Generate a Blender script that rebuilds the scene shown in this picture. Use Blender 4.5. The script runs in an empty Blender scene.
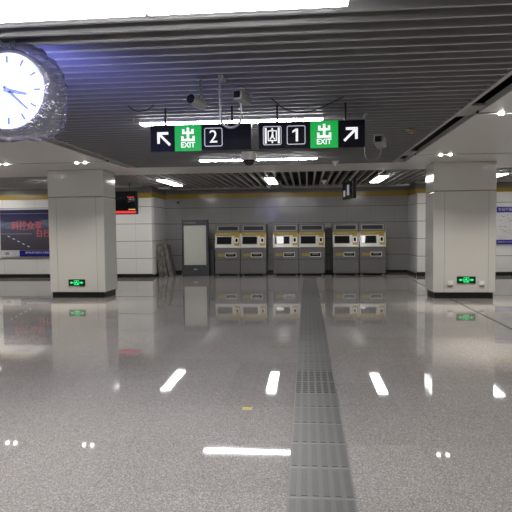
import bpy, bmesh, math, random
from mathutils import Vector, Matrix
random.seed(7)
PI = math.pi
S = bpy.context.scene
C = S.collection

# ------------------------------------------------------------------ camera
f = 545.0; H = 1.6
vx, vy, roll = 307.0, 228.0, 0.010
yaw = math.atan((vx-256)/f)
pitch = math.atan((256-vy)/math.hypot(f, vx-256))
fw = Vector((-math.sin(yaw)*math.cos(pitch), math.cos(yaw)*math.cos(pitch), -math.sin(pitch)))
r0 = Vector((math.cos(yaw), math.sin(yaw), 0)); u0 = r0.cross(fw)
Rv = r0*math.cos(roll) - u0*math.sin(roll); Uv = u0*math.cos(roll) + r0*math.sin(roll)
cd = bpy.data.cameras.new('camera'); cam = bpy.data.objects.new('camera', cd); C.objects.link(cam)
M = Matrix((Rv, Uv, -fw)).transposed().to_4x4(); M.translation = Vector((0, 0, H))
cam.matrix_world = M
cd.sensor_width = 36; cd.lens = f/512*36; cd.clip_start = 0.05; cd.clip_end = 200
S.camera = cam

# ------------------------------------------------------------------ world, exposure
S.view_settings.view_transform = 'Standard'; S.view_settings.look = 'None'
S.view_settings.gamma = 1; S.view_settings.use_curve_mapping = False
S.view_settings.exposure = 0.12
W = bpy.data.worlds.new('world'); S.world = W; W.use_nodes = True
W.node_tree.nodes['Background'].inputs[0].default_value = (0.5, 0.5, 0.55, 1)
W.node_tree.nodes['Background'].inputs[1].default_value = 0.05
TUBE = 42.0      # emission of the ceiling light panels
GRILL = 20.0     # emission of the lights in the open grille
SPOT = 70.0      # watts of each downlight
CLOCKE = 1.25

# ------------------------------------------------------------------ materials
def nd(nt, t, **kw):
    n = nt.nodes.new(t)
    for k, v in kw.items(): setattr(n, k, v)
    return n
def mat(name, col, rough=0.5, metal=0.0, spec=0.5, noise=0.04, nscale=12.0, bump=0.0, coat=0.0):
    m = bpy.data.materials.new(name); m.use_nodes = True; nt = m.node_tree
    b = nt.nodes['Principled BSDF']
    b.inputs['Roughness'].default_value = rough; b.inputs['Metallic'].default_value = metal
    b.inputs['Specular IOR Level'].default_value = spec; b.inputs['Coat Weight'].default_value = coat
    tc = nd(nt, 'ShaderNodeTexCoord'); n = nd(nt, 'ShaderNodeTexNoise')
    n.inputs['Scale'].default_value = nscale; n.inputs['Detail'].default_value = 4
    nt.links.new(tc.outputs['Object'], n.inputs['Vector'])
    r = nd(nt, 'ShaderNodeValToRGB')
    r.color_ramp.elements[0].position = 0.3; r.color_ramp.elements[1].position = 0.7
    r.color_ramp.elements[0].color = tuple(c*(1-noise) for c in col)+(1,)
    r.color_ramp.elements[1].color = tuple(min(1, c*(1+noise)) for c in col)+(1,)
    nt.links.new(n.outputs['Fac'], r.inputs['Fac']); nt.links.new(r.outputs['Color'], b.inputs['Base Color'])
    if bump:
        bp = nd(nt, 'ShaderNodeBump'); bp.inputs['Strength'].default_value = bump; bp.inputs['Distance'].default_value = 0.02
        nt.links.new(n.outputs['Fac'], bp.inputs['Height']); nt.links.new(bp.outputs['Normal'], b.inputs['Normal'])
    return m
def emit(name, col, s):
    m = bpy.data.materials.new(name); m.use_nodes = True; b = m.node_tree.nodes['Principled BSDF']
    b.inputs['Base Color'].default_value = tuple(c*0.5 for c in col)+(1,)
    b.inputs['Emission Color'].default_value = col+(1,); b.inputs['Emission Strength'].default_value = s
    return m

def line_mask(nt, sock, period, offset, width):
    """1 on thin lines every `period`, from one coordinate"""
    a = nd(nt, 'ShaderNodeMath', operation='SUBTRACT'); a.inputs[1].default_value = offset - 1000*period
    nt.links.new(sock, a.inputs[0])
    b = nd(nt, 'ShaderNodeMath', operation='MODULO'); b.inputs[1].default_value = period; nt.links.new(a.outputs[0], b.inputs[0])
    c = nd(nt, 'ShaderNodeMath', operation='LESS_THAN'); c.inputs[1].default_value = width; nt.links.new(b.outputs[0], c.inputs[0])
    return c.outputs[0]

def floor_mat():
    m = bpy.data.materials.new('polished granite'); m.use_nodes = True; nt = m.node_tree
    b = nt.nodes['Principled BSDF']; tc = nd(nt, 'ShaderNodeTexCoord')
    v = nd(nt, 'ShaderNodeTexVoronoi'); v.inputs['Scale'].default_value = 170
    nt.links.new(tc.outputs['Object'], v.inputs['Vector'])
    sp = nd(nt, 'ShaderNodeSeparateColor'); nt.links.new(v.outputs['Color'], sp.inputs[0])
    r = nd(nt, 'ShaderNodeValToRGB'); e = r.color_ramp.elements
    e[0].position = 0.0; e[0].color = (0.15, 0.139, 0.13, 1)
    e[1].position = 1.0; e[1].color = (0.42, 0.40, 0.385, 1)
    k = e.new(0.35); k.color = (0.235, 0.221, 0.210, 1)
    k = e.new(0.75); k.color = (0.285, 0.268, 0.255, 1)
    nt.links.new(sp.outputs[0], r.inputs['Fac'])
    # slab to slab tone shift
    vs = nd(nt, 'ShaderNodeVectorMath', operation='MULTIPLY'); vs.inputs[1].default_value = (1/0.8, 1/0.8, 0)
    nt.links.new(tc.outputs['Object'], vs.inputs[0])
    fl = nd(nt, 'ShaderNodeVectorMath', operation='FLOOR'); nt.links.new(vs.outputs[0], fl.inputs[0])
    wn = nd(nt, 'ShaderNodeTexWhiteNoise'); wn.noise_dimensions = '2D'; nt.links.new(fl.outputs[0], wn.inputs['Vector'])
    mr = nd(nt, 'ShaderNodeMapRange'); mr.inputs['To Min'].default_value = 0.94; mr.inputs['To Max'].default_value = 1.05
    nt.links.new(wn.outputs['Value'], mr.inputs['Value'])
    mx = nd(nt, 'ShaderNodeVectorMath', operation='SCALE'); nt.links.new(r.outputs['Color'], mx.inputs[0]); nt.links.new(mr.outputs[0], mx.inputs['Scale'])
    xyz = nd(nt, 'ShaderNodeSeparateXYZ'); nt.links.new(tc.outputs['Object'], xyz.inputs[0])
    l1 = line_mask(nt, xyz.outputs['X'], 0.8, 0.275, 0.004); l2 = line_mask(nt, xyz.outputs['Y'], 0.8, 0.1, 0.004)
    mxx = nd(nt, 'ShaderNodeMath', operation='MAXIMUM'); nt.links.new(l1, mxx.inputs[0]); nt.links.new(l2, mxx.inputs[1])
    mm = nd(nt, 'ShaderNodeMath', operation='MULTIPLY'); mm.inputs[1].default_value = 0.35; nt.links.new(mxx.outputs[0], mm.inputs[0])
    mix = nd(nt, 'ShaderNodeMix', data_type='RGBA'); nt.links.new(mm.outputs[0], mix.inputs['Factor'])
    nt.links.new(mx.outputs[0], mix.inputs['A']); mix.inputs['B'].default_value = (0.12, 0.11, 0.1, 1)
    nt.links.new(mix.outputs['Result'], b.inputs['Base Color'])
    n2 = nd(nt, 'ShaderNodeTexNoise'); n2.inputs['Scale'].default_value = 1.3; n2.inputs['Detail'].default_value = 5
    nt.links.new(tc.outputs['Object'], n2.inputs['Vector'])
    rr = nd(nt, 'ShaderNodeMapRange'); rr.inputs['From Min'].default_value = 0.3; rr.inputs['From Max'].default_value = 0.7
    rr.inputs['To Min'].default_value = 0.02; rr.inputs['To Max'].default_value = 0.05
    nt.links.new(n2.outputs['Fac'], rr.inputs['Value']); nt.links.new(rr.outputs[0], b.inputs['Roughness'])
    b.inputs['Specular IOR Level'].default_value = 0.75
    return m

def wall_mat(name, col, xo, xp, zo=0.06, zp=0.57, axis='X', rough=0.16):
    m = bpy.data.materials.new(name); m.use_nodes = True; nt = m.node_tree
    b = nt.nodes['Principled BSDF']; tc = nd(nt, 'ShaderNodeTexCoord')
    xyz = nd(nt, 'ShaderNodeSeparateXYZ'); nt.links.new(tc.outputs['Object'], xyz.inputs[0])
    l1 = line_mask(nt, xyz.outputs[axis], xp, xo, 0.006); l2 = line_mask(nt, xyz.outputs['Z'], zp, zo, 0.014)
    h = nd(nt, 'ShaderNodeMath', operation='MULTIPLY'); h.inputs[1].default_value = 0.45; nt.links.new(l1, h.inputs[0])
    mx = nd(nt, 'ShaderNodeMath', operation='MAXIMUM'); nt.links.new(h.outputs[0], mx.inputs[0]); nt.links.new(l2, mx.inputs[1])
    mix = nd(nt, 'ShaderNodeMix', data_type='RGBA'); nt.links.new(mx.outputs[0], mix.inputs['Factor'])
    n = nd(nt, 'ShaderNodeTexNoise'); n.inputs['Scale'].default_value = 0.9; nt.links.new(tc.outputs['Object'], n.inputs['Vector'])
    r = nd(nt, 'ShaderNodeValToRGB'); r.color_ramp.elements[0].color = tuple(c*0.95 for c in col)+(1,); r.color_ramp.elements[1].color = tuple(c*1.03 for c in col)+(1,)
    nt.links.new(n.outputs['Fac'], r.inputs['Fac']); nt.links.new(r.outputs['Color'], mix.inputs['A'])
    mix.inputs['B'].default_value = (0.06, 0.06, 0.055, 1)
    nt.links.new(mix.outputs['Result'], b.inputs['Base Color'])
    bp = nd(nt, 'ShaderNodeBump'); bp.inputs['Strength'].default_value = 0.05; bp.inputs['Distance'].default_value = 0.05
    n3 = nd(nt, 'ShaderNodeTexNoise'); n3.inputs['Scale'].default_value = 1.6; nt.links.new(tc.outputs['Object'], n3.inputs['Vector'])
    nt.links.new(n3.outputs['Fac'], bp.inputs['Height']); nt.links.new(bp.outputs['Normal'], b.inputs['Normal'])
    b.inputs['Roughness'].default_value = rough
    return m

def stone_mat():
    m = bpy.data.materials.new('mottled stone'); m.use_nodes = True; nt = m.node_tree
    b = nt.nodes['Principled BSDF']; tc = nd(nt, 'ShaderNodeTexCoord')
    mp = nd(nt, 'ShaderNodeMapping'); mp.inputs['Scale'].default_value = (13, 9, 7); nt.links.new(tc.outputs['Object'], mp.inputs[0])
    n = nd(nt, 'ShaderNodeTexNoise'); n.inputs['Scale'].default_value = 1.0; n.inputs['Detail'].default_value = 6; nt.links.new(mp.outputs[0], n.inputs['Vector'])
    r = nd(nt, 'ShaderNodeValToRGB'); e = r.color_ramp.elements
    e[0].position = 0.38; e[0].color = (0.10, 0.094, 0.08, 1); e[1].position = 0.68; e[1].color = (0.23, 0.22, 0.19, 1)
    k = e.new(0.52); k.color = (0.15, 0.14, 0.122, 1)
    nt.links.new(n.outputs['Fac'], r.inputs['Fac']); nt.links.new(r.outputs['Color'], b.inputs['Base Color'])
    b.inputs['Roughness'].default_value = 0.6
    return m

def film_mat():
    m = bpy.data.materials.new('crumpled clear film'); m.use_nodes = True; nt = m.node_tree
    nt.nodes.remove(nt.nodes['Principled BSDF']); out = nt.nodes['Material Output']
    tr = nd(nt, 'ShaderNodeBsdfTransparent'); tr.inputs[0].default_value = (0.62, 0.62, 0.66, 1)
    gl = nd(nt, 'ShaderNodeBsdfGlossy'); gl.inputs['Roughness'].default_value = 0.12
    df = nd(nt, 'ShaderNodeBsdfTranslucent'); df.inputs[0].default_value = (0.3, 0.3, 0.33, 1)
    tc = nd(nt, 'ShaderNodeTexCoord'); n = nd(nt, 'ShaderNodeTexNoise'); n.inputs['Scale'].default_value = 9; n.inputs['Detail'].default_value = 7; n.inputs['Distortion'].default_value = 1.2
    nt.links.new(tc.outputs['Object'], n.inputs['Vector'])
    bp = nd(nt, 'ShaderNodeBump'); bp.inputs['Strength'].default_value = 1.0; bp.inputs['Distance'].default_value = 0.06
    nt.links.new(n.outputs['Fac'], bp.inputs['Height']); nt.links.new(bp.outputs['Normal'], gl.inputs['Normal'])
    a = nd(nt, 'ShaderNodeMixShader'); a.inputs[0].default_value = 0.3; nt.links.new(tr.outputs[0], a.inputs[1]); nt.links.new(df.outputs[0], a.inputs[2])
    fr = nd(nt, 'ShaderNodeLayerWeight'); fr.inputs['Blend'].default_value = 0.35; nt.links.new(bp.outputs['Normal'], fr.inputs['Normal'])
    mm = nd(nt, 'ShaderNodeMath', operation='MULTIPLY'); mm.inputs[1].default_value = 0.4; nt.links.new(fr.outputs['Facing'], mm.inputs[0])
    b2 = nd(nt, 'ShaderNodeMixShader'); nt.links.new(mm.outputs[0], b2.inputs[0]); nt.links.new(a.outputs[0], b2.inputs[1]); nt.links.new(gl.outputs[0], b2.inputs[2])
    nt.links.new(b2.outputs[0], out.inputs['Surface'])
    return m

def poster_mat():
    """the printed dusk station picture: violet hall, grey floor"""
    m = bpy.data.materials.new('poster print'); m.use_nodes = True; nt = m.node_tree
    b = nt.nodes['Principled BSDF']; tc = nd(nt, 'ShaderNodeTexCoord')
    xyz = nd(nt, 'ShaderNodeSeparateXYZ'); nt.links.new(tc.outputs['Object'], xyz.inputs[0])
    n = nd(nt, 'ShaderNodeTexNoise'); n.inputs['Scale'].default_value = 3.5; n.inputs['Detail'].default_value = 6
    mp = nd(nt, 'ShaderNodeMapping'); mp.inputs['Scale'].default_value = (0.6, 1, 2.2); nt.links.new(tc.outputs['Object'], mp.inputs[0]); nt.links.new(mp.outputs[0], n.inputs['Vector'])
    ad = nd(nt, 'ShaderNodeMath', operation='MULTIPLY_ADD'); ad.inputs[1].default_value = 0.4; nt.links.new(n.outputs['Fac'], ad.inputs[0]); nt.links.new(xyz.outputs['Z'], ad.inputs[2])
    r = nd(nt, 'ShaderNodeValToRGB'); e = r.color_ramp.elements
    mr = nd(nt, 'ShaderNodeMapRange'); mr.inputs['From Min'].default_value = 0.2; mr.inputs['From Max'].default_value = 1.9
    nt.links.new(ad.outputs[0], mr.inputs['Value']); nt.links.new(mr.outputs[0], r.inputs['Fac'])
    e[0].position = 0.0; e[0].color = (0.075, 0.07, 0.085, 1); e[1].position = 1.0; e[1].color = (0.05, 0.045, 0.12, 1)
    for p, c in ((0.35, (0.085, 0.08, 0.10, 1)), (0.55, (0.10, 0.105, 0.16, 1)), (0.64, (0.17, 0.19, 0.26, 1)), (0.72, (0.05, 0.05, 0.1, 1)), (0.9, (0.035, 0.03, 0.09, 1))):
        k = e.new(p); k.color = c
    nt.links.new(r.outputs['Color'], b.inputs['Base Color']); b.inputs['Roughness'].default_value = 0.12
    return m

def tactile_base():
    m = mat('tactile tile base', (0.12, 0.118, 0.115), 0.38); nt = m.node_tree; b = nt.nodes['Principled BSDF']
    src = b.inputs['Base Color'].links[0].from_socket
    tc = nd(nt, 'ShaderNodeTexCoord'); xyz = nd(nt, 'ShaderNodeSeparateXYZ'); nt.links.new(tc.outputs['Object'], xyz.inputs[0])
    l = line_mask(nt, xyz.outputs['Y'], 0.41, 0.696, 0.009)
    mix = nd(nt, 'ShaderNodeMix', data_type='RGBA'); nt.links.new(l, mix.inputs['Factor']); nt.links.new(src, mix.inputs['A'])
    mix.inputs['B'].default_value = (0.2, 0.195, 0.19, 1); nt.links.new(mix.outputs['Result'], b.inputs['Base Color'])
    return m
MT = dict(
    floor=floor_mat(),
    tactile=mat('tactile stone', (0.088, 0.087, 0.084), 0.36, noise=0.12, nscale=60),
    tacdark=mat('dark tactile studs', (0.05, 0.05, 0.048), 0.35),
    tactile2=tactile_base(),
    joint=mat('joint filler', (0.03, 0.028, 0.025), 0.7),
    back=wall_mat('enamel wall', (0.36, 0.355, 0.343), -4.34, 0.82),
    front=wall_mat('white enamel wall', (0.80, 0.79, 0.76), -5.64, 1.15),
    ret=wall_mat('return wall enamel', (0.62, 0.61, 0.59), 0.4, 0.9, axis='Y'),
    plain=mat('plain wall', (0.7, 0.69, 0.67), 0.3),
    skirt=mat('black skirting', (0.012, 0.012, 0.012), 0.35),
    yellow=mat('ochre band', (0.40, 0.27, 0.045), 0.25),
    column=mat('column enamel', (0.62, 0.61, 0.575), 0.13, noise=0.015, nscale=1.2),
    seam=mat('column seam', (0.2, 0.2, 0.19), 0.5),
    panel=mat('ceiling panel paint', (0.62, 0.61, 0.6), 0.32, noise=0.02, nscale=2),
    slat=mat('baffle paint', (0.26, 0.26, 0.265), 0.38, noise=0.03),
    lip=mat('baffle lip', (0.30, 0.30, 0.30), 0.35, noise=0.03),
    grille=mat('grille paint', (0.42, 0.415, 0.40), 0.35, noise=0.03),
    head=mat('grey wall head', (0.16, 0.16, 0.155), 0.4),
    void=mat('black plenum and slot shade', (0.006, 0.006, 0.006), 0.9),
    lamp=emit('lamp diffuser', (1.0, 0.985, 1.0), TUBE),
    glamp=emit('grille lamp diffuser', (1.0, 0.98, 0.95), GRILL),
    dlamp=emit('downlight lens', (1.0, 0.98, 0.94), 18),
    frame=mat('lamp frame', (0.45, 0.45, 0.45), 0.4, metal=0.3),
    black=mat('black plastic', (0.012, 0.012, 0.014), 0.3),
    signblk=mat('sign face black', (0.006, 0.006, 0.014), 0.45, spec=0.12),
    white=emit('lit white symbol', (1, 1, 1), 0.75),
    thin=emit('lit thin frame', (0.75, 0.76, 0.85), 0.5),
    green=emit('lit green panel', (0.0, 0.33, 0.05), 0.9),
    led=emit('green led', (0.03, 0.9, 0.25), 0.9),
    ledd=mat('dark green panel', (0.004, 0.03, 0.008), 0.3),
    grey=mat('grey metal', (0.3, 0.3, 0.3), 0.4, metal=0.4),
    camgrey=mat('camera housing', (0.24, 0.24, 0.24), 0.35),
    camdark=mat('dark camera housing', (0.14, 0.14, 0.15), 0.35),
    wplast=mat('white plastic', (0.78, 0.78, 0.76), 0.35),
    glass=mat('dark glass', (0.01, 0.01, 0.012), 0.05),
    machine=mat('brushed steel', (0.15, 0.146, 0.138), 0.42, metal=0.3, noise=0.06, nscale=20),
    machine2=mat('dark steel trim', (0.09, 0.088, 0.085), 0.4, metal=0.4),
    console=mat('console plate', (0.62, 0.60, 0.56), 0.3),
    myellow=mat('yellow sticker', (0.36, 0.26, 0.04), 0.35),
    screen=mat('machine screen', (0.015, 0.015, 0.016), 0.04),
    hdisp=mat('unlit header display', (0.02, 0.02, 0.022), 0.35),
    label=mat('pale lettering', (0.5, 0.46, 0.32), 0.4),
    totem=mat('charcoal totem', (0.055, 0.058, 0.065), 0.35),
    board=mat('pale info sheet', (0.50, 0.51, 0.455), 0.15, noise=0.03),
    stone=stone_mat(), film=film_mat(), poster=poster_mat(),
    blue=mat('poster blue', (0.02, 0.02, 0.22), 0.2),
    blue2=mat('map blue', (0.03, 0.03, 0.30), 0.3),
    red=mat('red lettering', (0.60, 0.11, 0.12), 0.3),
    paper=mat('white paper', (0.68, 0.67, 0.68), 0.4),
    greyp=mat('grey print', (0.3, 0.3, 0.33), 0.4),
    alu=mat('aluminium', (0.5, 0.5, 0.5), 0.3, metal=0.7),
    redscr=emit('red ticker', (0.9, 0.05, 0.05), 0.75),
    yelscr=emit('yellow ticker text', (1.0, 0.7, 0.2), 0.8),
    dimscr=emit('dim screen figures', (0.35, 0.4, 0.42), 0.25),
    tvscr=emit('lit platform screen', (0.45, 0.45, 0.55), 0.35),
    clockface=emit('clock face', (0.62, 0.70, 1.0), CLOCKE),
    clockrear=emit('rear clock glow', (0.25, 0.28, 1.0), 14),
    clockblue=mat('clock hands', (0.02, 0.04, 0.22), 0.5),
    clockcase=mat('clock case', (0.10, 0.10, 0.16), 0.3, metal=0.3),
    tan=mat('tan detector', (0.35, 0.22, 0.14), 0.5),
)

# ------------------------------------------------------------------ mesh helpers
class MB:
    def __init__(s): s.b = bmesh.new()
    def box(s, x0, x1, y0, y1, z0, z1):
        vs = [s.b.verts.new(p) for p in ((x0,y0,z0),(x1,y0,z0),(x1,y1,z0),(x0,y1,z0),(x0,y0,z1),(x1,y0,z1),(x1,y1,z1),(x0,y1,z1))]
        for q in ((0,3,2,1),(4,5,6,7),(0,1,5,4),(1,2,6,5),(2,3,7,6),(3,0,4,7)): s.b.faces.new([vs[i] for i in q])
        return s
    def hexa(s, p):      # 8 points, bottom ring then top ring
        vs = [s.b.verts.new(q) for q in p]
        for q in ((0,3,2,1),(4,5,6,7),(0,1,5,4),(1,2,6,5),(2,3,7,6),(3,0,4,7)): s.b.faces.new([vs[i] for i in q])
        return s
    def cyl(s, a, b, r, n=20, r2=None, cap=True):
        a = Vector(a); b = Vector(b); r2 = r if r2 is None else r2
        d = (b-a).normalized(); u = d.orthogonal().normalized(); v = d.cross(u)
        A = [s.b.verts.new(a+(u*math.cos(t)+v*math.sin(t))*r) for t in [2*PI*i/n for i in range(n)]]
        B = [s.b.verts.new(b+(u*math.cos(t)+v*math.sin(t))*r2) for t in [2*PI*i/n for i in range(n)]]
        for i in range(n): s.b.faces.new((A[i], A[(i+1)%n], B[(i+1)%n], B[i]))
        if cap: s.b.faces.new(A[::-1]); s.b.faces.new(B)
        return s
    def tube(s, pts, r, n=10):
        pts = [Vector(p) for p in pts]; rings = []
        u = None
        for i, p in enumerate(pts):
            d = (pts[min(i+1, len(pts)-1)]-pts[max(i-1, 0)]).normalized()
            u = d.orthogonal().normalized() if u is None else (u-d*u.dot(d)).normalized()
            v = d.cross(u)
            rings.append([s.b.verts.new(p+(u*math.cos(t)+v*math.sin(t))*r) for t in [2*PI*k/n for k in range(n)]])
        for a, b in zip(rings, rings[1:]):
            for k in range(n): s.b.faces.new((a[k], a[(k+1)%n], b[(k+1)%n], b[k]))
        s.b.faces.new(rings[0][::-1]); s.b.faces.new(rings[-1]); return s
    def prism(s, poly, y0, y1):     # polygon in (x,z) extruded along y
        A = [s.b.verts.new((x, y0, z)) for x, z in poly]; B = [s.b.verts.new((x, y1, z)) for x, z in poly]
        n = len(poly)
        for i in range(n): s.b.faces.new((A[i], A[(i+1)%n], B[(i+1)%n], B[i]))
        s.b.faces.new(A[::-1]); s.b.faces.new(B); return s
    def prof(s, poly, x0, x1):      # polygon in (y,z) extruded along x
        A = [s.b.verts.new((x0, y, z)) for y, z in poly]; B = [s.b.verts.new((x1, y, z)) for y, z in poly]
        n = len(poly)
        for i in range(n): s.b.faces.new((A[i], A[(i+1)%n], B[(i+1)%n], B[i]))
        s.b.faces.new(A[::-1]); s.b.faces.new(B); return s
    def ball(s, c, r, sz=1.0, n=20, zmax=None):
        g = bmesh.ops.create_uvsphere(s.b, u_segments=n, v_segments=n//2, radius=r)
        for v in g['verts']:
            v.co.z *= sz
            if zmax is not None: v.co.z = min(v.co.z, zmax)
            v.co += Vector(c)
        return s
    def build(s, name, m, parent=None, smooth=False, bevel=0.0, seg=2):
        bmesh.ops.recalc_face_normals(s.b, faces=s.b.faces)
        me = bpy.data.meshes.new(name); s.b.to_mesh(me); s.b.free()
        me.materials.append(m)
        if smooth:
            for p in me.polygons: p.use_smooth = True
            try: me.set_sharp_from_angle(angle=math.radians(40))
            except Exception: pass
        o = bpy.data.objects.new(name, me); C.objects.link(o)
        if parent: o.parent = parent
        if bevel:
            b = o.modifiers.new('bevel', 'BEVEL'); b.width = bevel; b.segments = seg; b.limit_method = 'ANGLE'
        return o
def tag(o, label, cat, group=None, kind=None):
    o['label'] = label; o['category'] = cat
    if group: o['group'] = group
    if kind: o['kind'] = kind
    return o
def thing(name, loc, label, cat, group=None, rz=0):
    o = bpy.data.objects.new(name, None); C.objects.link(o); o.location = loc; o.rotation_euler = (0, 0, rz)
    o.empty_display_size = 0.1
    return tag(o, label, cat, group)
def struct(o): o['kind'] = 'structure'; return o
def copy_tree(o, parent=None):
    c = o.copy(); C.objects.link(c)
    if parent: c.parent = parent
    for ch in list(o.children): copy_tree(ch, c)
    return c
def text(name, s, size, loc, m, parent, ext=0.001, width=None, rot=(PI/2, 0, 0), align='CENTER', bold=0.0):
    cu = bpy.data.curves.new(name, 'FONT'); cu.body = s; cu.size = size; cu.extrude = ext; cu.offset = bold
    cu.align_x = align; cu.align_y = 'CENTER'; cu.resolution_u = 3
    t = bpy.data.objects.new(name, cu); C.objects.link(t); bpy.context.view_layer.update()
    me = bpy.data.meshes.new_from_object(t); bpy.data.objects.remove(t)
    if width and len(me.vertices):
        xs = [v.co.x for v in me.vertices]; k = width/(max(xs)-min(xs)); c = (max(xs)+min(xs))/2
        for v in me.vertices: v.co.x = (v.co.x-c)*k
    me.transform(Matrix.Translation(loc) @ Matrix.Rotation(rot[2], 4, 'Z') @ Matrix.Rotation(rot[0], 4, 'X'))
    me.materials.clear(); me.materials.append(m)
    o = bpy.data.objects.new(name, me); C.objects.link(o); o.parent = parent
    return o
def ring(mb, x0, x1, z0, z1, t, y0, y1, r=0.03):
    """rounded rectangular outline, in the xz plane"""
    def rr(a0, a1, b0, b1, r):
        P = []
        for cx, cz, s in ((a1-r, b1-r, 0), (a0+r, b1-r, 1), (a0+r, b0+r, 2), (a1-r, b0+r, 3)):
            for k in range(5):
                th = PI/2*s + PI/2*k/4; P.append((cx+r*math.cos(th), cz+r*math.sin(th)))
        return P
    o_ = rr(x0, x1, z0, z1, r); i_ = rr(x0+t, x1-t, z0+t, z1-t, max(r-t, 0.002)); n = len(o_)
    V = [[mb.b.verts.new((p[0], y, p[1])) for p in q] for q in (o_, i_) for y in (y0, y1)]
    of, ob, if_, ib = V
    for k in range(n):
        j = (k+1) % n
        mb.b.faces.new((of[k], of[j], if_[j], if_[k])); mb.b.faces.new((ob[j], ob[k], ib[k], ib[j]))
        mb.b.faces.new((of[j], of[k], ob[k], ob[j])); mb.b.faces.new((if_[k], if_[j], ib[j], ib[k]))
    return mb

# ------------------------------------------------------------------ the setting
CZ = 3.0
XL, XR, YB = -15.0, 15.0, -8.0
YW, YWL, YWR = 19.45, 17.6, 18.1
struct(MB().box(XL, XR, YB, 20, -0.1, 0).build('floor', MT['floor']))
struct(MB().box(-5.09, 3.55, YW, YW+0.3, 0, 3.9).build('wall_back', MT['back']))
struct(MB().box(XL, -5.09, YWL, YWL+0.3, 0, 3.9).build('wall_back_left', MT['front']))
struct(MB().box(3.57, XR, YWR, YWR+0.3, 0, 3.9).build('wall_back_right', MT['front']))
struct(MB().box(-5.39, -5.09, YWL+0.3, YW+0.3, 0, 3.9).build('wall_return_left', MT['ret']))
struct(MB().hexa([(3.57,YWR+.3,0),(3.87,YWR+.3,0),(3.8,YW+.3,0),(3.5,YW+.3,0),(3.57,YWR+.3,3.9),(3.87,YWR+.3,3.9),(3.8,YW+.3,3.9),(3.5,YW+.3,3.9)]).build('wall_return_right', MT['ret']))
struct(MB().box(XL-0.3, XL, YB, 20, 0, 3.9).build('wall_left', MT['plain']))
struct(MB().box(XR, XR+0.3, YB, 20, 0, 3.9).build('wall_right', MT['plain']))
struct(MB().box(XL, XR, YB-0.3, YB, 0, 3.9).build('wall_front', MT['plain']))
# skirting
sk = 0.09
struct(MB().box(-5.085, 3.5, YW-0.012, YW, 0, sk).build('baseboard_back', MT['skirt']))
struct(MB().box(XL, -5.078, YWL-0.012, YWL, 0, 0.12).box(-5.09, -5.078, YWL, YW, 0, sk).build('baseboard_left', MT['skirt']))
struct(MB().box(3.558, XR, YWR-0.012, YWR, 0, 0.12).box(3.49, 3.53, YWR, YW, 0, sk).build('baseboard_right', MT['skirt']))
# ochre band under the ceiling
struct(MB().box(-5.085, 3.52, YW-0.015, YW, 2.68, 2.86).build('trim_1', MT['yellow']))
struct(MB().box(XL, -5.075, YWL-0.015, YWL, 2.63, 2.79).box(-5.09, -5.075, YWL, YW, 2.66, 2.82).build('trim_2', MT['yellow']))
struct(MB().box(3.555, XR, YWR-0.015, YWR, 2.68, 2.81).box(3.50, 3.535, YWR, YW, 2.67, 2.84).build('trim_3', MT['yellow']))
struct(MB().box(-5.085, 3.52, YW-0.02, YW, 2.86, 3.0).box(XL, -5.07, YWL-0.02, YWL, 2.79, 3.0).box(-5.09, -5.07, YWL, YW, 2.82, 3.0).box(3.56, XR, YWR-0.02, YWR, 2.81, 3.0).box(3.50, 3.54, YWR, YW, 2.84, 3.0).build('trim_7', MT['head']))
# plenum
struct(MB().box(XL, XR, YB, 20, 3.9, 4.0).build('ceiling', MT['void']))
# flat ceiling panels, slotted across at the light rows
ROWS = [-4.3, -0.5, 3.35, 7.12, 11.05]
SLOT = 0.06
TH = 0.08
p = MB()
edges = [YB] + [e for y in ROWS for e in (y-SLOT, y+SLOT)] + [12.2]
for i in range(0, len(edges), 2):
    p.box(XL, -4.10, edges[i], edges[i+1], CZ, CZ+TH); p.box(2.13, XR, edges[i], edges[i+1], CZ, CZ+TH)
p.box(XL, XR, 12.2, 13.76, CZ, CZ+TH)
p.box(XL, -5.39, 17.35, YWL, CZ-0.01, CZ+TH); p.box(-5.2, 3.6, 18.95, YW, CZ-0.01, CZ+TH); p.box(3.5, XR, 17.7, YWR, CZ-0.01, CZ+TH)
struct(p.build('ceiling', MT['panel'], bevel=0.004))
p = MB()
for y in ROWS:
    p.box(XL, -4.1, y-SLOT+0.001, y+SLOT-0.001, CZ+0.012, CZ+TH); p.box(2.13, XR, y-SLOT+0.001, y+SLOT-0.001, CZ+0.012, CZ+TH)
struct(p.build('ceiling', MT['void']))  # black fill in the panel slots, painting in the shade of the recess
# bridging plates over the long gaps beside the baffle field
p = MB()
for y in ROWS:
    for a, b in ((1.90, 2.13), (-4.10, -3.90)): p.box(a, b, y-0.32, y+0.32, CZ+0.035, CZ+0.06)
struct(p.build('ceiling', MT['slat']))
# edge trims of the baffle field
struct(MB().box(1.85, 1.90, YB, 12.2, CZ-0.005, CZ+0.11).build('trim_4', MT['lip']))
struct(MB().box(-3.90, -3.85, YB, 12.2, CZ-0.005, CZ+0.11).build('trim_5', MT['lip']))
# baffles running left to right
lampY = [y+0.06 for y in ROWS]
lampY[-1] = 10.85; lampY[2] = 3.27; lampY[3] = 6.98
sl = MB(); lp = MB()
y = 12.16
HALF = 0.125
while y > YB+0.2:
    segs = [(-3.85, 1.85)]
    if any(abs(y-l) < HALF+0.03 for l in lampY): segs = [(-3.85, -2.23), (0.23, 1.85)]
    if abs(y-lampY[2]) < 0.2: segs = [(-3.85, -3.44), (0.28, 1.85)]
    for a, b in segs:
        sl.box(a, b, y-0.012, y+0.012, CZ+0.008, CZ+0.115)
        lp.box(a, b, y-0.0125, y+0.0125, CZ-0.004, CZ+0.008)
    y -= 0.185
struct(sl.build('ceiling', MT['slat'])); struct(lp.build('ceiling', MT['lip']))
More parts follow.
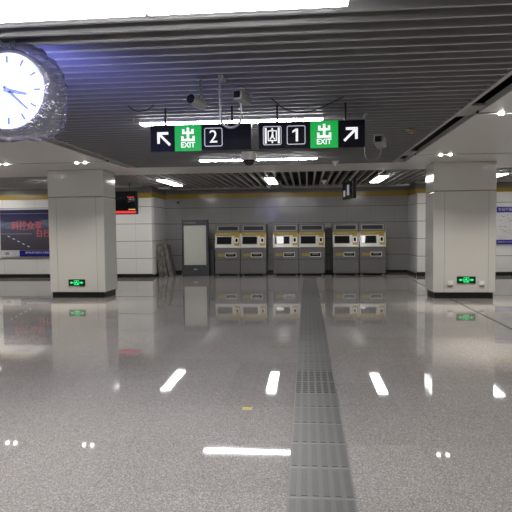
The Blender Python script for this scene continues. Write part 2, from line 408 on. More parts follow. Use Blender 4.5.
# open grille running front to back
g = MB(); x = XL+0.1
GL = [-13.3, -10.25, -7.18, -4.03, -1.02, 2.06, 5.14, 8.2, 11.3]
while x < XR-0.05:
    y1 = YWL-0.25 if x < -5.3 else (18.95 if x < 3.5 else 17.7)
    near = [l for l in GL if abs(x-l) < 0.19]
    if near: g.box(x-0.022, x+0.022, 13.76, 14.9, CZ, CZ+0.1); g.box(x-0.022, x+0.022, 17.05, y1, CZ, CZ+0.1)
    else: g.box(x-0.022, x+0.022, 13.76, y1, CZ, CZ+0.1)
    x += 0.213
struct(g.build('ceiling', MT['grille']))
# dark expansion joint in the floor right of the columns' line
struct(MB().box(3.13, 3.16, YB, YWR-0.02, 0.0, 0.002).build('trim_6', MT['joint']))

# tactile strip
tp = MB(); tb = MB()
tp.box(-0.125, 0.280, 0.7, 17.0, 0.0, 0.003)
tw = MB()
yy = 0.70
while yy < 16.6:
    dark = 5.1 < yy < 5.7
    for k in range(6):
        cx = -0.125 + 0.0675*k + 0.034
        if dark:
            for q in range(6): tw.box(cx-0.022, cx+0.022, yy+0.02+0.065*q, yy+0.065+0.065*q, 0.003, 0.0055)
        else: tb.box(cx-0.019, cx+0.019, yy+0.025, yy+0.385, 0.003, 0.0052)
    yy += 0.41
tac = thing('tactile_paving', (0, 0, 0), 'dark grey ribbed tactile paving strip running away down the polished floor', 'tactile paving')
tp.build('base', MT['tactile2'], tac); tb.build('rib', MT['tactile'], tac)['kind'] = 'stuff'
tw.build('warning_stud', MT['tacdark'], tac)['kind'] = 'stuff'
t = tag(MB().box(-0.58, -0.49, 4.70, 4.77, 0, 0.002).build('floor_sticker', MT['myellow']), 'small yellowish sticker on the floor left of the tactile strip', 'sticker')

# ------------------------------------------------------------------ columns
def column(x0, x1, label, exx, seams):
    cx = (x0+x1)/2; t = thing('column', (cx, 12.35, 0), label, 'column', 'enamel clad columns')
    w = (x1-x0)/2
    MB().box(-w, w, 0, 0.82, 0.13, 2.365).build('cladding', MT['column'], t, bevel=0.022, seg=4)
    MB().box(-w, w, 0, 0.82, 2.38, CZ).build('cladding', MT['column'], t, bevel=0.022, seg=4)
    MB().box(-w+0.02, w-0.02, 0.02, 0.8, 2.36, 2.385).build('seam', MT['seam'], t)
    MB().box(-w+0.04, w-0.04, 0.04, 0.78, 0, 0.135).build('plinth', MT['skirt'], t)
    for s in seams:
        MB().box(s-cx-0.003, s-cx+0.003, -0.0015, 0.01, 0.135, 2.36).build('seam', MT['seam'], t)
    return t
column(-6.06, -4.71, 'white enamel column at left, standing in front of the dark poster wall', 0, (-5.86, -4.9))
column(2.78, 4.12, 'white enamel column at right with two small sockets beside its exit sign', 0, (3.02, 3.96))
# the next columns of the same rows stand outside the view
def exit_light(x, z, label):
    t = thing('exit_sign', (x, 12.35, z), label, 'exit sign', 'low green exit signs on the columns')
    MB().box(-0.2, 0.2, -0.02, 0.0, -0.075, 0.075).build('housing', MT['black'], t, bevel=0.004)
    MB().box(-0.185, 0.185, -0.023, -0.02, -0.06, 0.06).build('panel', MT['ledd'], t)
    m = MB(); ring(m, -0.06, 0.06, -0.055, 0.055, 0.012, -0.026, -0.023, 0.004)
    m.box(-0.035, -0.02, -0.026, -0.023, -0.04, 0.01).box(0.005, 0.035, -0.026, -0.023, -0.04, -0.01).box(-0.03, 0.02, -0.026, -0.023, -0.005, 0.02).box(-0.005, 0.015, -0.026, -0.023, 0.02, 0.04)
    m.build('pictogram', MT['led'], t)
    for s in (-1, 1):
        a = MB().box(min(s*0.075, s*0.12), max(s*0.075, s*0.12), -0.026, -0.023, -0.012, 0.012)
        a.prism([(s*0.115, -0.032), (s*0.165, 0), (s*0.115, 0.032)], -0.026, -0.023)
        a.build('arrow', MT['led'], t)
exit_light(-5.40, 0.36, 'green lit exit sign low on the left column')
exit_light(3.49, 0.415, 'green lit exit sign low on the right column between two sockets')
for x, l in ((3.15, 'white socket box left of the right column\'s green exit sign'), (3.82, 'white socket box right of the right column\'s green exit sign')):
    t = thing('socket_box', (x, 12.35, 0.325), l, 'socket', 'socket boxes on the right column')
    MB().box(-0.06, 0.06, -0.03, 0, -0.03, 0.07).build('cover', MT['wplast'], t, bevel=0.006)
    MB().box(-0.05, 0.05, -0.022, 0, -0.06, -0.03).build('outlet', MT['grey'], t)

# ------------------------------------------------------------------ lights
def lamp(name, x0, x1, y0, y1, z, m, label, group):
    cx, cy = (x0+x1)/2, (y0+y1)/2
    t = thing(name, (cx, cy, z), label, 'ceiling light', group)
    a, b = (x1-x0)/2, (y1-y0)/2
    MB().box(-a, a, -b, b, 0.015, 0.085).build('housing', MT['frame'], t)
    MB().box(-a+0.008, a-0.008, -b+0.008, b-0.008, 0, 0.015).build('diffuser', m, t)
    for q in (-1, 1):
        if b > a: MB().cyl((0, q*b*0.7, 0.07), (0, q*b*0.7, 3.9-z), 0.008, 8).build('hanger_rod', MT['frame'], t)
        else: MB().cyl((q*a*0.7, 0, 0.07), (q*a*0.7, 0, 3.9-z), 0.008, 8).build('hanger_rod', MT['frame'], t)
names = {0: 'far behind the viewpoint', 1: 'just behind the viewpoint', 2: 'at the top edge of the view', 3: 'over the two hanging exit signs', 4: 'behind the exit signs, before the flat beam'}
for i, y in enumerate(lampY):
    for a, b, s in ((-2.13, -1.0, 'left'), (-0.99, 0.21, 'right')):
        h = 0.17 if i == 2 else (0.085 if i == 3 else 0.065); b = b+0.05 if (i == 2 and s == 'right') else b
        lamp('strip_light', a, b, y-h, y+h, CZ-0.055, MT['lamp'], f'{s} half of the white light strip {names[i]}', 'strip lights across the baffles')
# the nearest row is one unit longer to the left
lamp('strip_light', -3.41, -2.21, lampY[2]-0.17, lampY[2]+0.17, CZ-0.055, MT['lamp'], 'white light strip at the top left corner above the clock', 'strip lights across the baffles')
gn = {-4.03: 'left of the three in the middle, over the leaning slabs', -1.02: 'in the middle, over the ticket machines', 2.06: 'right of the middle, beside the hanging screen', 5.14: 'just right of the right column', -7.18: 'hidden behind the left column'}
for x in GL:
    lamp('grille_light', x-0.14, x+0.14, 14.95, 17.0, CZ-0.05, MT['glamp'], 'white rear grille light, ' + gn.get(x, 'beyond the frame edge'), 'lights in the rear grille')
def downlight(x, y, label):
    t = thing('twin_downlight', (x, y, CZ), label, 'downlight', 'twin downlights in the flat panels')
    MB().box(-0.19, 0.19, -0.05, 0.05, 0.03, 0.09).build('housing', MT['machine2'], t)
    for s in (-0.09, 0.09):
        MB().cyl((s, 0, -0.02), (s, 0, 0.03), 0.034).build('lens', MT['dlamp'], t)
    ld = bpy.data.lights.new('spot', 'SPOT'); ld.energy = SPOT*2; ld.spot_size = math.radians(112); ld.spot_blend = 1.0; ld.color = (1, 0.95, 0.86); ld.shadow_soft_size = 0.06
    lo = bpy.data.objects.new('spot', ld); C.objects.link(lo); lo.parent = t; lo.location = (0, 0, -0.04)
    l2 = bpy.data.lights.new('spot', 'SPOT'); l2.energy = SPOT*4.5; l2.spot_size = math.radians(44); l2.spot_blend = 1.0; l2.color = (1, 0.95, 0.86); l2.shadow_soft_size = 0.06
    lo = bpy.data.objects.new('spot', l2); C.objects.link(lo); lo.parent = t; lo.location = (0, 0, -0.04)
for y in ROWS:
    for x in (-8.1, -6.4, -4.68, 2.71, 4.4, 6.1):
        dx = -0.2 if (x == 2.71 and abs(y-7.12) < 0.1) else 0
        w = 'left panels' if x < 0 else 'right panels'
        pos = 'before the column' if y > 11 else ('level with the signs' if y > 7 else ('overhead' if y > 3 else ('behind the viewpoint' if y > -2 else 'far behind')))
        downlight(x+dx, y, f'twin downlight in {w} {pos}, {"closest to" if x in (-4.68, 2.71) else ("second from" if x in (-6.4, 4.4) else "third from")} the baffles')

# ------------------------------------------------------------------ hanging signs
def chu(mb, cx, cz, s, y0, y1):
    """the stylised two-tier exit character in a square of side s"""
    u = s/10
    B = lambda a, b, c, d: mb.box(cx+a*u, cx+b*u, y0, y1, cz+c*u, cz+d*u)
    B(-1.0, 1.0, -4, 5.6); B(-4.6, -2.8, 1.6, 4.4); B(2.8, 4.6, 1.6, 4.4); B(-4.6, 4.6, 0.6, 2.3)
    B(-5.4, -3.6, -4.6, -1.0); B(3.6, 5.4, -4.6, -1.0); B(-5.4, 5.4, -5, -3.2)
    return mb
def arrow(mb, cx, cz, s, dirx, y0, y1):
    """diagonal arrow pointing up and to the side"""
    c = math.cos(PI/4)
    def rot(pts):
        out = []
        for a, b in pts:
            x, z = (a*c + b*c), (-a*c + b*c)      # (0,1) -> up right
            out.append((cx+dirx*x*s, cz+z*s))
        return out
    mb.prism(rot([(-0.085, -0.66), (0.085, -0.66), (0.085, 0.36), (-0.085, 0.36)]), y0, y1)
    mb.prism(rot([(0, 0.62), (-0.56, 0.06), (-0.44, -0.07), (0, 0.36)]), y0, y1)
    mb.prism(rot([(0, 0.62), (0.56, 0.06), (0.44, -0.07), (0, 0.36)]), y0, y1)
    return mb
def hanging_sign(x0, x1, label, rods):
    t = thing('hanging_sign', ((x0+x1)/2, 6.3, 2.49), label, 'sign', 'black exit signs hanging from the ceiling')
    w = (x1-x0)/2
    MB().box(-w, w, -0.06, 0.06, 0, 0.31).build('housing', MT['black'], t, bevel=0.006)
    MB().box(-w+0.008, w-0.008, -0.064, -0.06, 0.008, 0.302).build('face', MT['signblk'], t)
    for r in rods:
        MB().box(r-t.location.x-0.012, r-t.location.x+0.012, -0.012, 0.012, 0.31, 0.52).build('hanger_rod', MT['black'], t)
    return t
def icons(t, green, arr, dirx, num, box):
    y0, y1 = -0.068, -0.064; X = t.location.x
    gx = green-X
    MB().box(gx-0.155, gx+0.155, y0, y1, 0.004, 0.306).build('green_panel', MT['green'], t)
    m = MB(); chu(m, gx, 0.19, 0.145, -0.072, -0.068); m.build('exit_character', MT['white'], t)
    text('exit_word', 'EXIT', 0.085, (gx, -0.0685, 0.072), MT['white'], t, ext=0.002, width=0.165, bold=0.002)
    m = MB(); arrow(m, arr-X, 0.155, 0.165, dirx, y0, y1); m.build('arrow', MT['white'], t)
    m = MB(); ring(m, box-X-0.105, box-X+0.105, 0.05, 0.262, 0.0085, y0, y1, 0.022); m.build('number_frame', MT['thin'], t)
    if num == '1':
        MB().box(box-X-0.004, box-X+0.022, y0, y1, 0.085, 0.228).prism([(box-X-0.004, 0.228), (box-X-0.004, 0.2), (box-X-0.042, 0.18), (box-X-0.042, 0.203)], y0, y1).build('number', MT['white'], t)
    else:
        text('number', num, 0.205, (box-X, y0, 0.156), MT['white'], t, ext=0.002)
s2 = hanging_sign(-1.80, -0.625, 'black hanging sign with left arrow, green EXIT and number 2', (-1.63, -0.85))
icons(s2, -1.355, -1.645, -1, '2', -1.06)
s1 = hanging_sign(-0.545, 0.655, 'black hanging sign with lift pictogram, number 1, green EXIT and right arrow', (-0.33, 0.44))
icons(s1, 0.2, 0.5, 1, '1', -0.115)
# lift pictogram
X = s1.location.x; lx = -0.385-X
m = MB(); ring(m, lx-0.105, lx+0.105, 0.05, 0.262, 0.0085, -0.068, -0.064, 0.022); m.build('pictogram_frame', MT['thin'], s1)
m = MB(); m.box(lx-0.085, lx-0.063, -0.068, -0.064, 0.068, 0.245).box(lx+0.063, lx+0.085, -0.068, -0.064, 0.068, 0.245)
ring(m, lx-0.052, lx+0.052, 0.095, 0.215, 0.011, -0.068, -0.064, 0.006)
m.prism([(lx-0.014, 0.222), (lx+0.014, 0.222), (lx, 0.246)], -0.068, -0.064); m.prism([(lx-0.014, 0.09), (lx+0.014, 0.09), (lx, 0.066)], -0.068, -0.064)
m.cyl((lx+0.004, -0.068, 0.19), (lx+0.004, -0.064, 0.19), 0.0095, 12)
m.prism([(lx-0.006, 0.178), (lx+0.014, 0.178), (lx+0.016, 0.145), (lx-0.012, 0.145)], -0.068, -0.064)
m.prism([(lx-0.034, 0.118), (lx-0.022, 0.11), (lx+0.01, 0.148), (lx-0.004, 0.152)], -0.068, -0.064)
m.prism([(lx+0.006, 0.15), (lx+0.034, 0.118), (lx+0.026, 0.11), (lx-0.002, 0.142)], -0.068, -0.064)
m.build('lift_pictogram', MT['white'], s1)

# ------------------------------------------------------------------ clock
ck = thing('wall_clock', (-2.15, 3.9, 2.615), 'round glowing blue-white station clock hanging in clear wrap at upper left', 'clock')
MB().cyl((0, -0.07, 0), (0, 0.09, 0), 0.30, 64).build('case', MT['clockcase'], ck, smooth=True, bevel=0.008)
m = MB()
n = 64
A = [m.b.verts.new((0.268*math.cos(2*PI*i/n), -0.078, 0.268*math.sin(2*PI*i/n))) for i in range(n)]
m.b.faces.new(A)
m.build('face', MT['clockface'], ck)
for o in [ck.children[-1]]:
    pass
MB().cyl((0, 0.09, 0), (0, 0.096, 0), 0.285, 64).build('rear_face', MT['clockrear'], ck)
m = MB()
def tube_ring(mb, R, y, r, n=64, k=8):
    rings = [[mb.b.verts.new(((R+r*math.cos(2*PI*j/k))*math.cos(2*PI*i/n), y+r*math.sin(2*PI*j/k), (R+r*math.cos(2*PI*j/k))*math.sin(2*PI*i/n))) for j in range(k)] for i in range(n)]
    for i in range(n):
        a, b = rings[i], rings[(i+1) % n]
        for j in range(k): mb.b.faces.new((a[j], a[(j+1)%k], b[(j+1)%k], b[j]))
tube_ring(m, 0.278, -0.074, 0.012); m.build('bezel', MT['clockcase'], ck, smooth=True)
for i in range(12):
    a = PI/2 - i*PI/6; c, s = math.cos(a), math.sin(a); w = 0.007
    P = [(c*0.245-s*w, s*0.245+c*w), (c*0.195-s*w, s*0.195+c*w), (c*0.195+s*w, s*0.195-c*w), (c*0.245+s*w, s*0.245-c*w)]
    MB().prism(P, -0.084, -0.079).build('hour_mark', MT['clockblue'], ck)
def hand(name, ang, L, w, tail):
    c, s = math.cos(ang), math.sin(ang)
    P = [(-c*tail-s*w, -s*tail+c*w), (-c*tail+s*w, -s*tail-c*w), (c*L+s*w*0.5, s*L-c*w*0.5), (c*L-s*w*0.5, s*L+c*w*0.5)]
    MB().prism(P, -0.09, -0.085).build(name, MT['clockblue'], ck)
hand('hour_hand', math.radians(-12), 0.15, 0.017, 0.03)
hand('minute_hand', math.radians(-43), 0.205, 0.013, 0.04)
MB().cyl((0, -0.094, 0), (0, -0.084, 0), 0.018, 20).build('hub', MT['clockblue'], ck)
MB().cyl((0, 0.01, 0.30), (0, 0.01, 0.38), 0.02, 14).build('hanger_rod', MT['clockcase'], ck)
# crumpled film: a squarish pouch around the case
m = MB(); nu, nv = 90, 8; rows = []
for j in range(nv):
    fy = -0.11 + 0.26*j/(nv-1)
    bulge = 1 - 0.10*abs(2*j/(nv-1)-1)**3
    row = []
    for i in range(nu):
        a = 2*PI*i/nu; c, s = math.cos(a), math.sin(a)
        e = 2/3.4 if s < 0 else 2/2.2
        x = 0.375*math.copysign(abs(c)**e, c); z = (0.345 if s < 0 else 0.36)*math.copysign(abs(s)**e, s)
        k = bulge*(1+random.uniform(-0.045, 0.035))
        row.append(m.b.verts.new((x*k, fy+random.uniform(-0.014, 0.014), z*k)))
    rows.append(row)
for a, b in zip(rows, rows[1:]):
    for i in range(nu): m.b.faces.new((a[i], a[(i+1)%nu], b[(i+1)%nu], b[i]))
# front ring of the pouch folding in over the rim, leaving the dial clear
inner = [m.b.verts.new((0.292*math.cos(2*PI*i/nu), -0.115+random.uniform(-0.012, 0.012), 0.292*math.sin(2*PI*i/nu))) for i in range(nu)]
for i in range(nu): m.b.faces.new((rows[0][(i+1)%nu], rows[0][i], inner[i], inner[(i+1)%nu]))
fo = m.build('plastic_wrap', MT['film'], ck)

# ------------------------------------------------------------------ security cameras
t = thing('security_camera', (-1.0, 5.1, CZ), 'dark round bullet security camera, left of the pair above the number 2 sign', 'security camera', 'ceiling security cameras')
MB().cyl((0.02, 0, 0), (0.02, 0, -0.2), 0.013).cyl((0.02, 0, 0), (0.02, 0, -0.012), 0.04).build('mount', MT['camdark'], t, smooth=True)
MB().cyl((-0.055, -0.09, -0.205), (0.03, 0.07, -0.235), 0.047, 28).build('body', MT['camgrey'], t, smooth=True, bevel=0.004)
MB().cyl((-0.059, -0.098, -0.2035), (-0.055, -0.088, -0.205), 0.042, 28).build('lens', MT['glass'], t)
t = thing('security_camera', (-0.59, 5.1, CZ), 'grey boxed security camera on a looped conduit, above the number 2 sign', 'security camera', 'ceiling security cameras')
th = MB().box(-0.045, 0.045, -0.10, 0.10, -0.045, 0.04).build('housing', MT['camgrey'], t, bevel=0.014, seg=3); th.location = (0, 0, -0.19); th.rotation_euler = (math.radians(-8), 0, math.radians(-22))
g_ = MB().box(-0.032, 0.032, -0.107, -0.098, -0.032, 0.028).build('window', MT['glass'], th)
hd = MB().box(-0.055, 0.055, -0.12, 0.10, 0.04, 0.05).build('sun_shield', MT['camgrey'], th, bevel=0.004)
pts = [(-0.21, 0, 0), (-0.21, 0, -0.33)] + [(-0.11-0.10*math.cos(a), 0, -0.36-0.10*math.sin(a)) for a in [PI*k/12 for k in range(13)]] + [(-0.01, 0, -0.24)]
MB().tube(pts, 0.012).box(-0.21, -0.17, -0.12, 0.12, -0.008, 0.004).build('conduit', MT['grey'], t, smooth=True)
t = thing('security_camera', (0.90, 7.0, CZ), 'grey boxed security camera on a hooked conduit, right of the number 1 sign', 'security camera', 'ceiling security cameras')
th = MB().box(-0.06, 0.06, -0.11, 0.11, -0.06, 0.06).build('housing', MT['camgrey'], t, bevel=0.02, seg=3); th.location = (0.02, 0, -0.325); th.rotation_euler = (math.radians(-12), 0, math.radians(-20))
MB().box(-0.04, 0.04, -0.118, -0.108, -0.05, 0.02).build('window', MT['glass'], th)
pts = [(-0.165, 0, 0), (-0.165, 0, -0.47)] + [(-0.08-0.085*math.cos(a), 0, -0.48-0.085*math.sin(a)) for a in [PI*0.5*k/6 for k in range(7)]] + [(-0.04, 0, -0.565), (0.01, 0, -0.54), (0.03, 0, -0.48), (0.03, 0, -0.38)]
MB().tube(pts, 0.011).box(-0.185, -0.145, -0.14, 0.14, -0.01, 0.004).build('conduit', MT['grey'], t, smooth=True)
t = thing('dome_camera', (-0.985, 9.4, CZ), 'white dome security camera below the corner of the number 2 sign', 'security camera', 'ceiling security cameras')
MB().cyl((0, 0, 0.0), (0, 0, -0.10), 0.055).cyl((0, 0, -0.09), (0, 0, -0.23), 0.12, 28, r2=0.135).build('base', MT['wplast'], t, smooth=True)
MB().ball((0, 0, -0.23), 0.10, n=24, zmax=0.0).build('dome', MT['glass'], t, smooth=True)
# small detectors
for i, (x, y, l) in enumerate(((0.61, 11.75, 'small white cone speaker before the flat beam, under the number 1 sign'), (0.52, 16.6, 'small white cone speaker in the rear grille left of the screen'), (-1.25, 18.2, 'small white cone speaker in the rear grille by the middle light'))):
    t = thing('cone_speaker', (x, y, CZ), l, 'speaker', 'cone speakers on the ceiling')
    MB().cyl((0, 0, 0.02), (0, 0, -0.02), 0.075, 24).build('rim', MT['wplast'], t, smooth=True)
    MB().cyl((0, 0, -0.02), (0, 0, -0.10), 0.07, 24, r2=0.015).build('cone', MT['wplast'], t, smooth=True)
t = thing('smoke_detector', (1.5, 8.1, CZ), 'small tan smoke detector on the baffles at right', 'smoke detector')
MB().cyl((0, 0, 0.0), (0, 0, -0.03), 0.065, 24).build('base', MT['tan'], t, smooth=True)
MB().cyl((0, 0, -0.03), (0, 0, -0.06), 0.045, 24, r2=0.03).build('sensor', MT['tan'], t, smooth=True)
# cables
def cable(pts, label):
    P = []
    for k in range(25):
        u = k/24; n = len(pts)-1; i = min(int(u*n), n-1); v = u*n-i
        p0, p1 = Vector(pts[i]), Vector(pts[i+1]); P.append(p0.lerp(p1, v))
    # smooth
    for _ in range(6): P = [P[0]]+[(P[i-1]+P[i]*2+P[i+1])/4 for i in range(1, len(P)-1)]+[P[-1]]
    tag(MB().tube(P, 0.007, 8).build('cable', MT['black'], smooth=True), label, 'cable', 'loose black cables under the baffles')
cable([(-0.37, 5.95, 3.0), (-0.27, 5.97, 2.90), (-0.10, 6.0, 2.835), (0.06, 6.0, 2.85), (0.25, 6.0, 2.93), (0.40, 6.0, 3.0)], 'black cable sagging in a loop above the number 1 sign')
cable([(-2.06, 6.11, 3.06), (-1.95, 6.1, 2.94), (-1.85, 6.1, 2.935), (-1.75, 6.1, 2.96), (-1.66, 6.11, 3.06)], 'short black cable hanging above the left end of the number 2 sign')

# ------------------------------------------------------------------ ticket machines
def machine():
    t = thing('ticket_machine', (0, 0, 0), '', 'ticket machine', 'ticket machines along the back wall')
    w = 0.428; D = 0.85
    ya, yb, za, zb = 0.0, 0.165, 0.95, 1.345
    MB().prof([(0, 0.07), (0, 0.93), (ya, za), (yb, zb), (yb, 1.735), (D, 1.735), (D, 0.07)], -w, w).build('body', MT['machine'], t, bevel=0.006)
    for sx in (-1, 1):
        MB().prof([(-0.03, 0.93), (-0.03, 1.02), (0.13, 1.42), (0.17, 1.42), (0.17, 0.93)], min(sx*w, sx*(w-0.022)), max(sx*w, sx*(w-0.022))).build('side_wing', MT['console'], t)
    # sloping console
    n = Vector((0, -(zb-za), (yb-ya))).normalized()
    def face(x0, x1, s0, s1, th, base=0.0):
        P = []
        for h in (base, base+th):
            for (x, s) in ((x0, s0), (x1, s0), (x1, s1), (x0, s1)):
                P.append((x, ya+(yb-ya)*s+n.y*h, za+(zb-za)*s+n.z*h))
        return MB().hexa(P)
    face(-w+0.022, w-0.022, 0.0, 0.98, 0.012).build('console', MT['console'], t)
    face(-w+0.05, 0.135, 0.25, 0.93, 0.006, 0.012).build('screen_bezel', MT['grey'], t)
    sc = face(-w+0.065, 0.12, 0.29, 0.89, 0.004, 0.018).build('screen', MT['screen'], t)
    face(0.225, w-0.03, 0.14, 0.98, 0.006, 0.012).build('coin_panel', MT['myellow'], t)
    face(0.235, w-0.06, 0.36, 0.82, 0.006, 0.018).build('keypad_frame', MT['wplast'], t)
    face(0.262, w-0.09, 0.45, 0.74, 0.004, 0.024).build('coin_slot', MT['glass'], t)
    # head
    MB().box(-w+0.022, w-0.022, yb-0.012, yb, 1.345, 1.465).build('yellow_header', MT['myellow'], t)
    text('header_text', '自动售票机', 0.062, (-0.09, yb-0.013, 1.405), MT['label'], t, ext=0.001, width=0.40)
    MB().box(-w+0.10, w-0.09, yb-0.012, yb, 1.53, 1.66).build('header_display', MT['hdisp'], t)
    MB().box(-w+0.06, w-0.05, yb-0.006, yb, 1.50, 1.69).build('display_frame', MT['grey'], t)
    # middle
    MB().box(-w, w, -0.004, 0.0, 0.535, 0.548).build('door_gap', MT['skirt'], t)
    MB().box(-w+0.09, -0.08, -0.006, 0, 0.655, 0.75).build('yellow_label', MT['myellow'], t)
    text('label_text', '取票 找零', 0.05, (-0.21, -0.007, 0.702), MT['machine'], t, ext=0.0005, width=0.2)
    m = MB(); ring(m, -0.075, 0.30, 0.63, 0.775, 0.016, -0.02, 0.0, 0.012); m.build('tray_frame', MT['wplast'], t)
    MB().box(-0.06, 0.285, -0.004, 0, 0.646, 0.76).build('tray', MT['glass'], t)
    MB().box(0.0, 0.22, -0.01, -0.004, 0.70, 0.745).build('tray_flap', MT['machine'], t)
    MB().box(-w+0.01, w-0.01, -0.008, 0, 0.085, 0.53).build('lower_door', MT['machine'], t, bevel=0.004)
    MB().box(-w+0.03, w-0.03, 0.06, D-0.05, 0.03, 0.07).build('base', MT['skirt'], t)
    for sx in (-1, 1):
        for y in (0.08, D-0.1):
            MB().cyl((sx*(w-0.08), y, 0), (sx*(w-0.08), y, 0.04), 0.03, 12).build('foot', MT['grey'], t)
    return t
m0 = machine()
spots = [(-2.66, 18.15, 'grey ticket machine leftmost in the row, nearest the info totem'),
         (-1.79, 18.15, 'grey ticket machine second from left, right unit of the left pair'),
         (-0.705, 18.22, 'grey ticket machine third from left, its screen showing a bright white reflection'),
         (0.165, 18.22, 'grey ticket machine fourth from left, right unit of the middle pair'),
         (1.29, 18.3, 'grey ticket machine fifth from left, left unit of the right pair'),
         (2.17, 18.3, 'grey ticket machine rightmost in the row, next to the bare wall')]
for i, (x, y, l) in enumerate(spots):
    o = m0 if i == 0 else copy_tree(m0)
    o.location = (x, y, 0); o['label'] = l

# ------------------------------------------------------------------ info totem, box, slabs
t = thing('info_totem', (-3.77, 18.2, 0), 'charcoal free-standing info totem with a pale blank sheet, left of the ticket machines', 'information stand')
MB().prism([(-0.475, 0.0), (0.475, 0.0), (0.435, 1.90), (-0.435, 1.90)], 0, 0.16).build('body', MT['totem'], t, bevel=0.01)
MB().box(-0.385, 0.375, -0.012, 0, 0.37, 1.71).build('sheet_frame', MT['alu'], t)
MB().box(-0.37, 0.36, -0.016, -0.012, 0.385, 1.695).build('info_sheet', MT['board'], t)
MB().box(-0.06, 0.06, -0.006, 0, 0.19, 0.25).build('badge', MT['greyp'], t)
text('header_text', '地铁运营信息', 0.06, (-0.18, -0.002, 1.80), MT['greyp'], t, ext=0.001, width=0.42)
t = thing('storage_box', (-3.22, 18.35, 0), 'narrow dark box standing between the info totem and the first ticket machine', 'box')
MB().box(-0.065, 0.075, 0, 0.5, 0, 0.84).build('body', MT['totem'], t, bevel=0.008)
MB().box(-0.07, 0.08, -0.01, 0.51, 0.84, 0.86).build('lid', MT['black'], t, bevel=0.004)
for i, (xb, xt, y, L, l) in enumerate(((-4.93, -5.055, 18.05, 1.08, 'mottled grey stone slab leaning on the wall corner, left of three'),
                                    (-4.79, -4.965, 18.12, 1.10, 'mottled grey stone slab leaning between two others by the wall corner'),
                                    (-4.62, -4.84, 18.2, 1.07, 'mottled grey stone slab leaning on the wall corner, right of three'))):
    w = 0.065
    P = [(xb-w, y, 0.0), (xb+w, y+0.02, 0.0), (xb+w, y+0.52, 0.0), (xb-w, y+0.50, 0.0),
         (xt-w, y+0.02, L), (xt+w, y+0.04, L), (xt+w, y+0.54, L-0.02), (xt-w, y+0.52, L)]
    o = MB().hexa(P).build('stone_slab', MT['stone'], bevel=0.008)
    tag(o, l, 'stone slab', 'stone slabs leaning in the corner')
t = thing('security_camera', (-4.6, YW, 2.57), 'tiny black camera high on the back wall over the leaning slabs', 'security camera', 'ceiling security cameras')
MB().box(-0.02, 0.02, -0.06, 0, 0.0, 0.03).build('mount', MT['black'], t)
MB().cyl((0, -0.05, 0), (0, -0.16, -0.03), 0.035, 16).build('body', MT['black'], t, smooth=True)

# ------------------------------------------------------------------ poster, map, screens
PX, PZ = -9.45, 1.48
t = thing('wall_poster', (PX, YWL, 0.72), 'large dark violet poster with red lettering and blue foot, on the left wall', 'poster')
MB().box(-0.87, 1.42, -0.05, 0, -0.03, 1.60).build('frame', MT['alu'], t, bevel=0.006)
MB().box(-0.85, 1.39, -0.055, -0.05, 0.22, 1.57).build('picture', MT['poster'], t)
MB().box(-0.20, 1.39, -0.057, -0.05, 0.0, 0.21).build('blue_strip', MT['blue'], t)
MB().box(-0.85, -0.42, -0.057, -0.05, 0.0, 0.21).build('logo_panel', MT['paper'], t)
MB().box(-0.70, -0.57, -0.060, -0.057, 0.06, 0.15).build('emblem', MT['greyp'], t)
for k in range(4): MB().box(-0.39+0.05*k, -0.365+0.05*k, -0.058, -0.05, 0.0, 0.21).build('white_bar', MT['paper'], t)
text('strip_text', '城市轨道交通安全文明出行', 0.075, (0.45, -0.058, 0.13), MT['paper'], t, ext=0.001)
text('red_text', '科技众享', 0.30, (0.08, -0.057, 1.02), MT['red'], t, ext=0.002, width=1.08, bold=0.004)
text('red_text', '日行方便', 0.25, (0.93, -0.057, 0.75), MT['red'], t, ext=0.002, width=1.0, bold=0.004)
text('red_text', '飞跃', 0.27, (1.2, -0.057, 0.48), MT['red'], t, ext=0.002, bold=0.004)
m = MB()
for k in range(5): m.prism([(-0.62+0.17*k, 0.70-0.085*k), (-0.56+0.17*k, 0.70-0.085*k), (-0.50+0.17*k, 0.66-0.085*k), (-0.56+0.17*k, 0.66-0.085*k)], -0.057, -0.055)
m.build('lane_marks', MT['paper'], t)
m = MB().box(-0.84, 0.25, -0.057, -0.055, 0.76, 0.775).box(-0.84, 1.38, -0.057, -0.055, 1.44, 1.45); m.build('picture_lines', MT['greyp'], t)
t = thing('station_map', (6.75, YWR-0.004, 1.0), 'white station map board with blue bands, on the wall right of the right column', 'map')
MB().box(-0.72, 0.72, -0.03, 0, -0.02, 1.20).build('panel', MT['paper'], t, bevel=0.004)
MB().box(-0.72, 0.72, -0.034, -0.03, 1.02, 1.20).build('header_band', MT['blue2'], t)
MB().box(-0.72, 0.72, -0.034, -0.03, 0.0, 0.15).build('footer_band', MT['blue2'], t)
text('header_text', '车站平面示意图', 0.11, (-0.68, -0.036, 1.11), MT['paper'], t, ext=0.001, align='LEFT')
text('footer_text', '请按照指示方向有序乘车', 0.05, (-0.68, -0.036, 0.08), MT['paper'], t, ext=0.001, align='LEFT')
m = MB(); random.seed(3)
for k in range(34):
    a = random.uniform(-0.66, 0.6); b = random.choice((0.3, 0.36, 0.44, 0.55, 0.75, 0.82, 0.9)) + random.uniform(-0.02, 0.02)
    m.box(a, a+random.uniform(0.02, 0.08), -0.032, -0.03, b, b+0.02)
m.tube([(-0.6, -0.031, 0.5), (-0.45, -0.031, 0.42), (-0.3, -0.031, 0.36), (-0.1, -0.031, 0.36), (0.2, -0.031, 0.45), (0.6, -0.031, 0.4)], 0.006, 6)
m.build('map_lines', MT['greyp'], t)
t = thing('information_screen', (-5.60, 16.0, 2.05), 'black hanging information screen with red ticker beside the left column', 'screen', rz=math.radians(0))
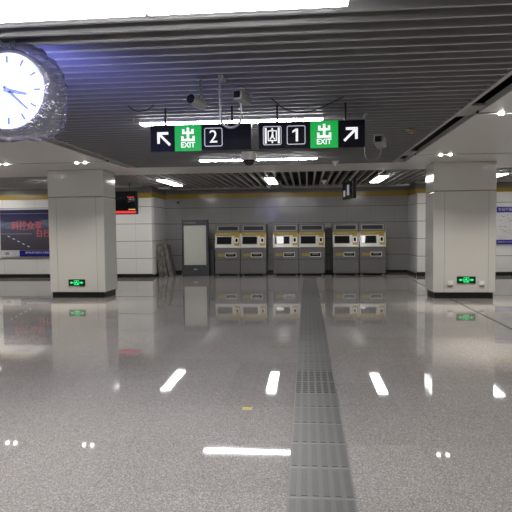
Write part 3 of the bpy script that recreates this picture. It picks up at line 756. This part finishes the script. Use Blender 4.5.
MB().box(-0.55, 0.55, 0.0, 0.10, 0.0, 0.70).build('housing', MT['black'], t, bevel=0.01)
MB().box(-0.53, 0.53, -0.004, 0.0, 0.115, 0.68).build('display', MT['glass'], t)
MB().box(-0.53, 0.50, -0.006, 0.0, 0.035, 0.105).build('ticker', MT['redscr'], t)
MB().box(0.25, 0.44, -0.007, -0.004, 0.50, 0.525).build('red_line', MT['redscr'], t)
MB().box(0.27, 0.48, -0.007, -0.004, 0.14, 0.16).build('yellow_line', MT['yelscr'], t)
m = MB()
for k in range(16):
    a = random.uniform(-0.45, 0.4); b = random.uniform(0.2, 0.6); m.box(a, a+random.uniform(0.01, 0.05), -0.006, -0.004, b, b+0.012)
m.build('display_figures', MT['dimscr'], t)
for sx in (-0.3, 0.3): MB().cyl((sx, 0.05, 0.7), (sx, 0.05, 0.95), 0.018, 12).build('hanger_rod', MT['black'], t)
t = thing('platform_screen', (1.10, 15.0, 2.36), 'small hanging black screen turned sideways under the rear grille', 'screen', rz=math.radians(-79))
MB().box(-0.52, 0.52, 0, 0.10, 0.0, 0.48).build('housing', MT['black'], t, bevel=0.01)
MB().box(-0.49, 0.49, -0.004, 0, 0.04, 0.44).build('display', MT['glass'], t)
MB().box(-0.40, -0.2, -0.007, -0.004, 0.08, 0.25).build('display_figure', MT['tvscr'], t)
MB().box(-0.02, 0.2, -0.007, -0.004, 0.10, 0.38).build('display_figure', MT['tvscr'], t)
MB().cyl((0, 0.05, 0.48), (0, 0.05, 0.72), 0.02, 12).build('hanger_rod', MT['black'], t)
for x, y, l in ((-3.78, 14.3, 'small unlit suspended sensor bar left of the rear middle lights'), (2.5, 14.6, 'small suspended bar under the grille just left of the right column')):
    t = thing('suspended_bar', (x, y, 2.69), l, 'suspended fitting', 'thin suspended fittings under the rear grille')
    MB().box(-0.16, 0.16, -0.02, 0.02, -0.02, 0.015).build('bar', MT['wplast'], t, bevel=0.004)
    MB().cyl((-0.15, 0, 0.01), (-0.15, 0, 1.21), 0.006, 8).build('hanger_rod', MT['grey'], t)
